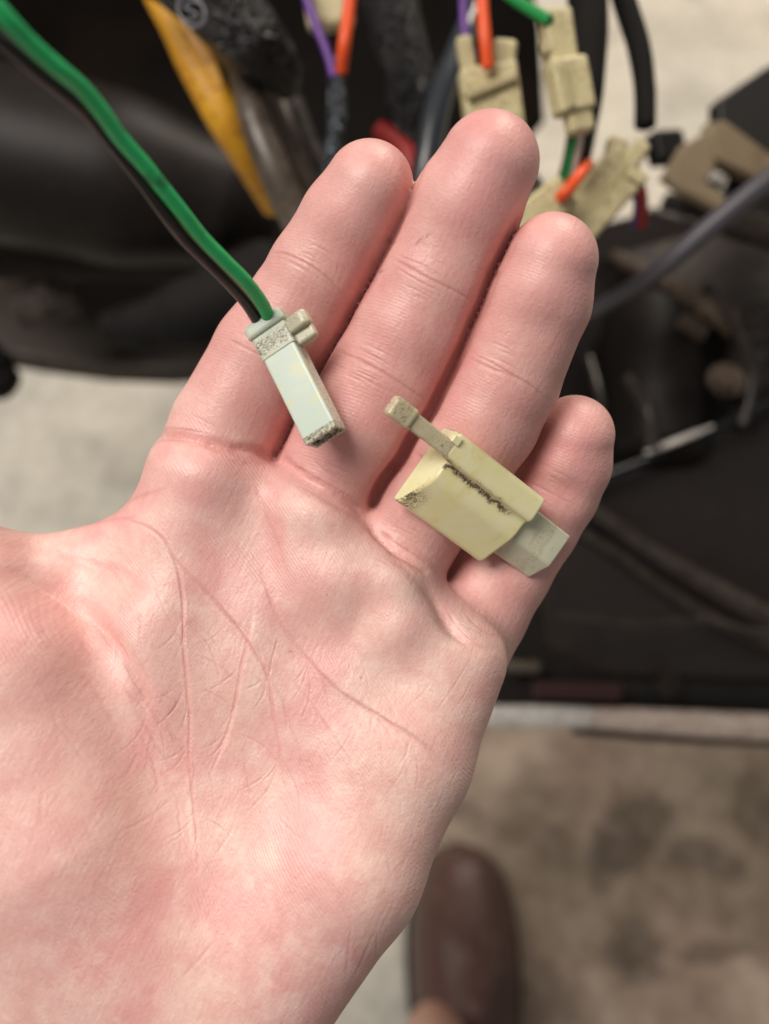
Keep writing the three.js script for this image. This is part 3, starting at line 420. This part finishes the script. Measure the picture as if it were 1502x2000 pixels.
function surfaceNets(lo, hi, cell) {
  const n = lo.map((l, k) => Math.ceil((hi[k] - l) / cell) + 1), [nx, ny, nz] = n, f = new Float32Array(nx * ny * nz), id = (i, j, k) => (k * ny + j) * nx + i, dx = [0, 1, 0, 1, 0, 1, 0, 1], S = 6, near = [];
  for (let k = 0; k < nz; k += S) for (let j = 0; j < ny; j += S) for (let i = 0; i < nx; i += S) {
    const h = S * cell / 2, c = handField(lo[0] + i * cell + h, lo[1] + j * cell + h, lo[2] + k * cell + h), far = Math.abs(c) > h * 1.75 + 1.6; if (!far) near.push([i, j, k]);
    for (let c2 = k; c2 < Math.min(nz, k + S); c2++) for (let b = j; b < Math.min(ny, j + S); b++) for (let a = i; a < Math.min(nx, i + S); a++) f[id(a, b, c2)] = far ? c : handField(lo[0] + a * cell, lo[1] + b * cell, lo[2] + c2 * cell);
  }
  const vid = new Int32Array(nx * ny * nz).fill(-1), pos = [], idx = [], v = new Float64Array(8), BITS = [1, 2, 4];
  const each = (fn) => { for (const [i0, j0, k0] of near) for (let k = k0; k < Math.min(nz - 1, k0 + S); k++) for (let j = j0; j < Math.min(ny - 1, j0 + S); j++) for (let i = i0; i < Math.min(nx - 1, i0 + S); i++) fn(i, j, k); };
  each((i, j, k) => {
    let m = 0, sx = 0, sy = 0, sz = 0, c = 0;
    for (let q = 0; q < 8; q++) { const s = f[id(i + (q & 1), j + (q >> 1 & 1), k + (q >> 2))]; v[q] = s; if (s < 0) m |= 1 << q; }
    if (m === 0 || m === 255) return;
    for (let a = 0; a < 8; a++) for (const bit of BITS) { if (a & bit) continue; const b = a | bit; if ((v[a] < 0) === (v[b] < 0)) continue; const t = v[a] / (v[a] - v[b]); sx += (a & 1) + (bit === 1 ? t : 0); sy += (a >> 1 & 1) + (bit === 2 ? t : 0); sz += (a >> 2) + (bit === 4 ? t : 0); c++; }
    vid[id(i, j, k)] = pos.length / 3; pos.push(lo[0] + (i + sx / c) * cell, lo[1] + (j + sy / c) * cell, lo[2] + (k + sz / c) * cell);
  });
  const quad = (a, b, c, d, flip) => { if (a < 0 || b < 0 || c < 0 || d < 0) return; flip ? idx.push(a, c, b, a, d, c) : idx.push(a, b, c, a, c, d); };
  each((i, j, k) => {
    if (!i || !j || !k) return; const s = f[id(i, j, k)] < 0;
    if (s !== f[id(i + 1, j, k)] < 0) quad(vid[id(i, j - 1, k - 1)], vid[id(i, j, k - 1)], vid[id(i, j, k)], vid[id(i, j - 1, k)], !s);
    if (s !== f[id(i, j + 1, k)] < 0) quad(vid[id(i - 1, j, k - 1)], vid[id(i - 1, j, k)], vid[id(i, j, k)], vid[id(i, j, k - 1)], !s);
    if (s !== f[id(i, j, k + 1)] < 0) quad(vid[id(i - 1, j - 1, k)], vid[id(i, j - 1, k)], vid[id(i, j, k)], vid[id(i - 1, j, k)], !s);
  });
  return { pos, idx };
}
function project(pos, from, gz) {
  const e = 0.25;
  for (let i = from; i < pos.length / 3; i++) {
    let x = pos[i * 3], y = pos[i * 3 + 1], z = pos[i * 3 + 2], nx = 0, ny = 0, nz = 0;
    for (let it = 0; it < 1; it++) {
      const a = handField(x + e, y - e, z - e), b = handField(x - e, y - e, z + e), c = handField(x - e, y + e, z - e), d = handField(x + e, y + e, z + e);
      nx = a - b - c + d; ny = -a - b + c + d; nz = -a + b - c + d; const l = Math.hypot(nx, ny, nz) || 1; nx /= l; ny /= l; nz /= l;
      const s = (a + b + c + d) / 4 * 0.85; x -= nx * s; y -= ny * s; z -= nz * s;
    }
    pos[i * 3] = x; pos[i * 3 + 1] = y; pos[i * 3 + 2] = z; if (gz) gz[i * 3] = nx, gz[i * 3 + 1] = ny, gz[i * 3 + 2] = nz;
  }
}
let net = surfaceNets([-152, -170, -236], [56, 90, -136], 0.6);
{
  const nrm = new Float32Array(net.pos.length); project(net.pos, 0, nrm); const p = net.pos;
  for (let i = 0; i < p.length; i += 3) { const w = sstep(0.0, 0.45, nrm[i + 2]); if (!w) continue; const h = rawRelief(p[i], p[i + 1]) * w; p[i] += nrm[i] * h; p[i + 1] += nrm[i + 1] * h; p[i + 2] += nrm[i + 2] * h; }
}
// skin: colour and fine ridges over the palm plane, uv in its own millimetres
const UX0 = -160, UY0 = -150, US = 245;
const SK = { base: [224, 183, 173], pale: [232, 200, 189], red: [203, 134, 130], rosy: [220, 161, 158] };
const tips = [[700, 400, 9], [935, 340, 10], [1072, 520, 9], [1122, 860, 8], [395, 900, 12], [640, 830, 8], [500, 640, 9], [150, 1300, 18], [600, 1130, 10], [100, 1750, 16]].map(([x, y, s]) => { const h = rayHit(x, y); return [h[0], h[1], s]; });
const specks = [[818, 470, 0.25, 0.9, 40], [835, 458, 0.2, 0.6, 40], [745, 530, 0.3, 0.5, 0], [480, 905, 0.3, 0.3, 0], [705, 1325, 0.22, 0.22, 0], [565, 1275, 0.15, 0.35, 0], [770, 475, 0.2, 0.4, 30], [640, 1160, 0.15, 0.15, 0], [790, 620, 0.15, 0.3, 0]].map(([x, y, a, b, r]) => { const h = rayHit(x, y); return [h[0], h[1], a, b, r * Math.PI / 180]; });
const skinMap = tex(2048, 2048, (u, v) => {
  const x = UX0 + u * US, y = UY0 + v * US, wx = x + 3 * (fbm(x * 0.15, y * 0.15, 5, 3) - 0.5), wy = y + 3 * (fbm(x * 0.15, y * 0.15, 9, 3) - 0.5);
  let c = SK.base; const big = fbm(wx * 0.07, wy * 0.07, 1, 3), m = fbm(wx * 0.24, wy * 0.24, 2, 3), f = fbm(wx * 0.9, wy * 0.9, 3, 2);
  c = mixc(c, SK.rosy, 0.75 * sstep(0.4, 0.8, big)); c = mixc(c, SK.pale, 0.5 * sstep(0.42, 0.8, m)); c = mixc(c, SK.red, 0.18 * sstep(0.42, 0.8, 1 - m) + 0.3 * (f - 0.5) + 0.16 * (fbm(x * 2.6, y * 2.6, 14, 2) - 0.5));
  let t = 0; for (const q of tips) { const d = ((x - q[0]) ** 2 + (y - q[1]) ** 2) / (q[2] * q[2]); if (d < 6) t += Math.exp(-d); }
  c = mixc(c, SK.red, 0.42 * sstep(-3, 5, (x + 9) * 0.62 + y * 0.78 + 6 * (m - 0.5))); c = mixc(c, SK.rosy, Math.min(0.4, t * 0.35)); c = mixc(c, SK.red, Math.min(0.75, rawRed(x, y) * 0.45));
  for (const q of specks) { const dx = x - q[0], dy = y - q[1]; if (Math.abs(dx) + Math.abs(dy) > 3) continue; const a = dx * Math.cos(q[4]) + dy * Math.sin(q[4]), b = -dx * Math.sin(q[4]) + dy * Math.cos(q[4]), d = (a / q[3]) ** 2 + (b / q[2]) ** 2; if (d < 4) c = mixc(c, [96, 70, 60], 0.7 * Math.exp(-d) * vnoise(x * 6, y * 6, 4)); }
  const g = vnoise(x * 5, y * 5, 12) - 0.5; return [c[0] + g * 7, c[1] + g * 7, c[2] + g * 7];
});
const skinBump = (() => {                    // metres of relief: fine lines, friction ridges, grain
  const n = 2048, data = new Float32Array(n * n);
  for (let j = 0; j < n; j++) for (let i = 0; i < n; i++) {
    const x = UX0 + (i + 0.5) / n * US, y = UY0 + (j + 0.5) / n * US; if (x > 60 || y > 95) continue;
    const ph = 2 * Math.PI / 0.62, wx = 10 * fbm(x * 0.03, y * 0.03, 21, 2), wy = 10 * fbm(x * 0.03 + 40, y * 0.03, 22, 2), onFinger = sstep(-4, 4, (x + 9) * 0.62 + (y - 0) * 0.78);
    const palmR = Math.sin(((x + wx) * 0.82 + (y + wy) * 0.57) * ph), fingR = Math.sin(((x + wx * 0.5) * 0.42 + (y + wy * 0.5) * 0.9) * ph), rid = palmR * (1 - onFinger) + 0.6 * fingR * onFinger, keep = 0.35 + 0.65 * sstep(0.4, 0.62, fbm(x * 0.09, y * 0.09, 28, 2));
    const along = fbm((x * 0.9 - y * 0.42) * 1.6, (x * 0.42 + y * 0.9) * 0.25, 36, 3) - 0.5;
    data[j * n + i] = rawFine(x, y) + rid * 0.018 * keep + along * 0.05 + (fbm(x * 2.2, y * 2.2, 30, 3) - 0.5) * 0.05 + (vnoise(x * 4, y * 4, 33) - 0.5) * 0.03;
  }
  const t = new THREE.DataTexture(data, n, n, THREE.RedFormat, THREE.FloatType); t.magFilter = t.minFilter = THREE.LinearFilter; t.needsUpdate = true; return t;
})();
const skinMat = new THREE.MeshPhysicalMaterial({ map: skinMap, bumpMap: skinBump, bumpScale: 0.001, roughness: 0.45, specularIntensity: 1, sheen: 0.15, sheenRoughness: 0.5, sheenColor: new THREE.Color(0.9, 0.6, 0.52) });
{
  const n = net.pos.length / 3, P = new Float32Array(n * 3), uv = new Float32Array(n * 2), base = camPt(300, 1900, 0.19);
  for (let i = 0; i < n; i++) { const x = net.pos[i * 3], y = net.pos[i * 3 + 1], z = net.pos[i * 3 + 2]; P[i * 3] = x / 1000 - base.x; P[i * 3 + 1] = y / 1000 - base.y; P[i * 3 + 2] = z / 1000 - base.z; uv[i * 2] = (x - UX0) / US; uv[i * 2 + 1] = (y - UY0) / US; }
  const g = new THREE.BufferGeometry(); g.setAttribute('position', new THREE.BufferAttribute(P, 3)); g.setAttribute('uv', new THREE.BufferAttribute(uv, 2)); g.setIndex(new THREE.BufferAttribute(new Uint32Array(net.idx), 1)); g.computeVertexNormals();
  const m = new THREE.Mesh(g, skinMat); m.name = 'hand'; m.castShadow = m.receiveShadow = true; m.quaternion.copy(CQ); m.position.copy(base.applyQuaternion(CQ).add(camera.position));
  m.userData = { label: 'open bare left hand, palm up, holding two small plastic connectors', category: 'hand' }; scene.add(m);
}

// ---------------------------------------------------------------- the two connectors in the hand, built along their own axes in millimetres
function axes(px, py, depth, ax, ay, tilt, roll) {        // x: across, y: off the palm, z: along; ax, ay: direction along it in the picture
  const t = tilt * Math.PI / 180, r = roll * Math.PI / 180, l = Math.hypot(ax, ay), A = V(ax / l * Math.cos(t), -ay / l * Math.cos(t), Math.sin(t));
  const across = V(ay / l, ax / l, 0), N0 = A.clone().cross(across).normalize(), X = across.clone().multiplyScalar(Math.cos(r)).addScaledVector(N0, Math.sin(r)), Y = A.clone().cross(X);
  return new THREE.Matrix4().makeBasis(X, Y, A).setPosition(camPt(px, py, depth).multiplyScalar(1000));
}
// box unwrap in mm: the sheet is 40 mm a side; rows 0-14 top and bottom, 14-28 sides, 28-40 ends
function unwrap(g) {
  g = g.index ? g.toNonIndexed() : g; const p = g.attributes.position, uv = new Float32Array(p.count * 2); g.computeVertexNormals(); const n = V(), a = V(), b = V(), c = V();
  for (let i = 0; i < p.count; i += 3) {
    a.fromBufferAttribute(p, i); b.fromBufferAttribute(p, i + 1); c.fromBufferAttribute(p, i + 2); n.copy(b).sub(a).cross(c.clone().sub(a)).normalize();
    const ax = Math.abs(n.x), ay = Math.abs(n.y), az = Math.abs(n.z);
    [a, b, c].forEach((q, k) => { let s, t; if (az > 0.8) { s = q.x + 10; t = 29 + Math.max(0, Math.min(10.5, q.y)); } else if (ay >= 0.45) { s = q.z + 10; t = 0.5 + (q.x + 10) * 0.65; } else { s = q.z + 10; t = 15 + Math.max(0, Math.min(12, q.y)); } uv[(i + k) * 2] = s / 40; uv[(i + k) * 2 + 1] = t / 40; });
  }
  g.setAttribute('uv', new THREE.BufferAttribute(uv, 2)); return g;
}
const mm = (g, M) => { g.applyMatrix4(M); g.scale(0.001, 0.001, 0.001); g.applyQuaternion(CQ); g.translate(camera.position.x, camera.position.y, camera.position.z); return g; };
const poly = (pts) => new THREE.Shape(pts.map(([x, y]) => new THREE.Vector2(x, y)));
const rectPts = (x0, x1, y0, y1, r) => { const o = []; [[x1 - r, y0 + r, -1], [x1 - r, y1 - r, 0], [x0 + r, y1 - r, 1], [x0 + r, y0 + r, 2]].forEach(([x, y, q]) => { for (let k = 0; k <= 4; k++) { const a = (q + k / 4) * Math.PI / 2; o.push([x + r * Math.cos(a), y + r * Math.sin(a)]); } }); return o; };
const roundPoly = (pts, r) => pts.flatMap((p, i) => { const a = pts[(i + pts.length - 1) % pts.length], b = pts[(i + 1) % pts.length], k = (q) => { const d = Math.hypot(q[0] - p[0], q[1] - p[1]), f = Math.min(r, d * 0.45) / d; return [p[0] + (q[0] - p[0]) * f, p[1] + (q[1] - p[1]) * f]; }, s = k(a), e = k(b); return [0, 0.25, 0.5, 0.75, 1].map((t) => [s[0] * (1 - t) ** 2 + 2 * p[0] * t * (1 - t) + e[0] * t * t, s[1] * (1 - t) ** 2 + 2 * p[1] * t * (1 - t) + e[1] * t * t]); });
function prism(pts, z0, z1, hole, bev = 0.25) {
  const s = poly(pts); if (hole) s.holes.push(new THREE.Path(hole.slice().reverse().map(([x, y]) => new THREE.Vector2(x, y))));
  const g = new THREE.ExtrudeGeometry(s, { depth: z1 - z0 - 2 * bev, bevelEnabled: true, bevelSize: bev, bevelThickness: bev, bevelOffset: -bev, bevelSegments: 3 }); g.translate(0, 0, z0 + bev); return unwrap(g);
}
// dirt(s, t) 0..1 in millimetres of the sheet, drawn as grains
const dirtyPlastic = (col, col2, col3, dirt, seed) => tex(1024, 1024, (u, v) => {
  const s = u * 40, t = v * 40; let c = mixc(col, col2, sstep(0.35, 0.7, fbm(s * 0.25, t * 0.25, seed, 3))); c = mixc(c, col3, 0.5 * sstep(0.6, 0.8, fbm(s * 0.6, t * 0.6, seed + 2, 3)));
  const k = dirt(s - 10, t), gr = fbm(s * 3.2, t * 3.2, seed + 5, 3), gf = fbm(s * 6, t * 6, seed + 9, 3);
  c = mixc(c, [158, 136, 98], 0.75 * Math.min(1, Math.max(0, k - 0.1) * 1.7) * sstep(0.2, 0.6, gf)); c = mixc(c, [70, 59, 46], 0.85 * sstep(0.72, 1.25, k * 1.0 + gr * 0.7 + (gf - 0.5) * 0.5)); c = mixc(c, [70, 58, 44], 0.5 * sstep(0.8, 0.86, gf) * Math.min(1, 0.1 + k));
  return c;
});
const plastic = (map) => std({ map, roughness: 0.95, transmission: 0.22, thickness: 0, ior: 1.45, clearcoat: 0.9, clearcoatRoughness: 0.22 });
{ // pale green-white plug with green and black wires
  const g = thing('wire_plug', 'pale greenish plug with green and black wires lying across index and middle finger', 'connector');
  const M = axes(536, 634, 0.1662, 0.452, 0.892, 11, 17);
  const map = dirtyPlastic([222, 234, 216], [212, 228, 216], [230, 230, 186], (s, t) => { let k = Math.exp(-(((s - 5.0) / 1.9) ** 4)) * 0.42; if (t > 28) k = 0.3; else if (s > 23.6) k = Math.max(k, 0.45); if (t > 14 && t < 28) k = Math.max(k, 0.28); return k + 0.06; }, 131);
  const m = plastic(map), inn = m, mt = plastic(dirtyPlastic([226, 226, 204], [214, 212, 186], [196, 184, 150], () => 0.24, 201));
  const body = part(g, 'housing', mm(prism(rectPts(-3.4, 3.4, 0, 5, 0.45), 2.6, 25, rectPts(-2.7, 2.9, 0.9, 4.1, 0.3)), M), m);
  part(body, 'socket_core', mm(prism(rectPts(-2.6, 2.8, 1, 4, 0.2), 3, 23.6), M), inn);
  part(body, 'contact', mm(prism(rectPts(-1.6, -0.4, 1.6, 3.4, 0.2), 23, 24.5), M), MT.brown); part(body, 'contact', mm(prism(rectPts(0.7, 1.9, 1.6, 3.4, 0.2), 23, 24.5), M), MT.brown);
  part(g, 'collar', mm(prism(rectPts(-4.2, 4.1, -0.4, 6.0, 1.1), 0, 2.6, null, 0.7), M), m);
  part(g, 'neck', mm(prism(roundPoly([[-3.6, -0.1], [3.6, -0.1], [3.6, 5.2], [-3.6, 5.2]], 0.5), 2.3, 7.2, null, 0.3), M), m, 'grimy neck below the collar');
  const latch = part(g, 'latch', mm(prism(roundPoly([[3.2, 0.9], [6.2, 0.6], [7.7, 2.2], [7.7, 4.2], [6.8, 4.9], [3.2, 4.6]], 0.6), 2.4, 5.4, null, 0.6), M), mt, 'dirty latch tab'); part(latch, 'latch_wedge', mm(prism(roundPoly([[3.2, 0.9], [6.4, 0.8], [7.5, 2.0], [7.4, 3.4], [3.2, 3.4]], 0.5), 4.8, 7.6, null, 0.5), M), mt);
  const grn = [[531, 655], [525, 622], [510, 590], [480, 550], [440, 510], [396, 465], [360, 420], [320, 370], [280, 320], [236, 270], [200, 220], [160, 172], [115, 134], [60, 85], [8, 30], [-80, -70]], blk = [[514, 655], [505, 630], [480, 590], [440, 545], [400, 505], [360, 465], [325, 420], [275, 350], [220, 280], [175, 225], [130, 185], [75, 140], [10, 85], [-80, 20]];
  const run = (pts, od, d0, d1) => pts.map(([x, y], i) => { const t = i / (pts.length - 1), d = d0 + (d1 - d0) * Math.pow(t, 0.9) - (i < 3 ? 0 : 0.001); return [x, y, d, od * F / d]; });
  part(g, 'wire', sweep(run(grn, 0.0024, 0.1665, 0.108), { seg: 160, rad: 18, lump: 0.03, lumpScale: 6 }), std({ map: blot([28, 176, 98], [34, 184, 106], [24, 140, 82], 191, 4), bumpMap: grimeBump, bumpScale: 0.0002, roughness: 0.45 }), 'green wire');
  part(g, 'wire', sweep(run(blk, 0.0022, 0.168, 0.113), { seg: 160, rad: 18, lump: 0.03, lumpScale: 6 }), std({ color: 0x1a1512, roughness: 0.35 }), 'black wire');
  settle(g);
}
{ // yellowed socket
  const g = thing('wire_socket', 'yellowed cream socket connector with latch arm lying across ring and little finger', 'connector');
  const M = axes(816, 902, 0.1668, 0.815, 0.58, -22, 0);
  const grime = (s, t) => { let k = 0.05; if (t < 14) { const w = (t - 0.5) / 0.65 - 10; k += 0.75 * Math.exp(-(((w - 2.3 + 0.8 * (vnoise(s * 0.7, 3, 9) - 0.3)) / 0.75) ** 2)) * sstep(21, 15, s) + 0.5 * sstep(6, 1, s) * sstep(-2, -6, w); k += 0.45 * sstep(1.5, -4, s); } else if (t < 28) k += 0.5 * sstep(3, 0, s) + 0.2 * sstep(-1, -7, s); else k += 0.1; return k; };
  const m = plastic(dirtyPlastic([246, 243, 196], [243, 239, 180], [238, 224, 160], grime, 151)), m2 = plastic(dirtyPlastic([226, 226, 198], [214, 216, 190], [196, 190, 156], (s, t) => 0.12 + 0.2 * sstep(24, 32, s), 171));
  const m3 = plastic(dirtyPlastic([222, 214, 180], [206, 198, 164], [176, 164, 128], (s, t) => 0.2 + 0.16 * sstep(-6, 1, s), 181));
  const outer = roundPoly([[-8.4, 0.2], [-8.4, 2.0], [-1.2, 6.9], [2.7, 7.0], [3.0, 8.9], [8.3, 8.6], [8.3, 0.2]], 1.2);
  const shell = prism(outer, 0, 22.5, null, 0.6); { const p = shell.attributes.position; for (let i = 0; i < p.count; i++) if (p.getZ(i) < 2 && p.getX(i) < 2.95) p.setZ(i, p.getZ(i) + 0.3 * Math.max(0, p.getY(i) - 0.8)); shell.computeVertexNormals(); }
  const body = part(g, 'housing', mm(shell, M), m);
  part(g, 'rear_sleeve', mm(prism(roundPoly([[-5.3, 0.4], [-5.3, 1.6], [-1.2, 5.5], [6.0, 5.4], [6.1, 0.4]], 0.5), 22, 33.5, null, 0.4), M), m2, 'greyish rear sleeve');
  const arm = part(g, 'latch_arm', mm(prism(roundPoly([[3.1, 6.4], [6.2, 6.4], [6.2, 8.7], [3.1, 8.8]], 0.4), -11, 0.8, null, 0.3), M), m3, 'grimy latch arm'); part(arm, 'latch_head', mm(prism(roundPoly([[2.7, 6.2], [6.6, 6.2], [6.6, 9.3], [2.7, 9.4]], 0.7), -13.6, -8.6, null, 0.7), M), m3);
  part(g, 'latch_stop', mm(prism(roundPoly([[5.8, 7.4], [7.4, 7.4], [7.4, 9.2], [5.8, 9.2]], 0.3), -0.7, 1.0, null, 0.2), M), m);
  part(g, 'wire', mm(new THREE.CapsuleGeometry(1.1, 5, 6, 14).rotateX(Math.PI / 2).translate(3.4, 2.0, 31.2), M), std({ color: 0x0f3d28, roughness: 0.5 }), 'dark green wire stub'); part(g, 'wire', mm(new THREE.CapsuleGeometry(1.0, 5, 6, 14).rotateX(Math.PI / 2).translate(-0.6, 1.6, 31.6), M), MT.black, 'black wire stub');
  settle(g);
}

renderer.render(scene, camera);
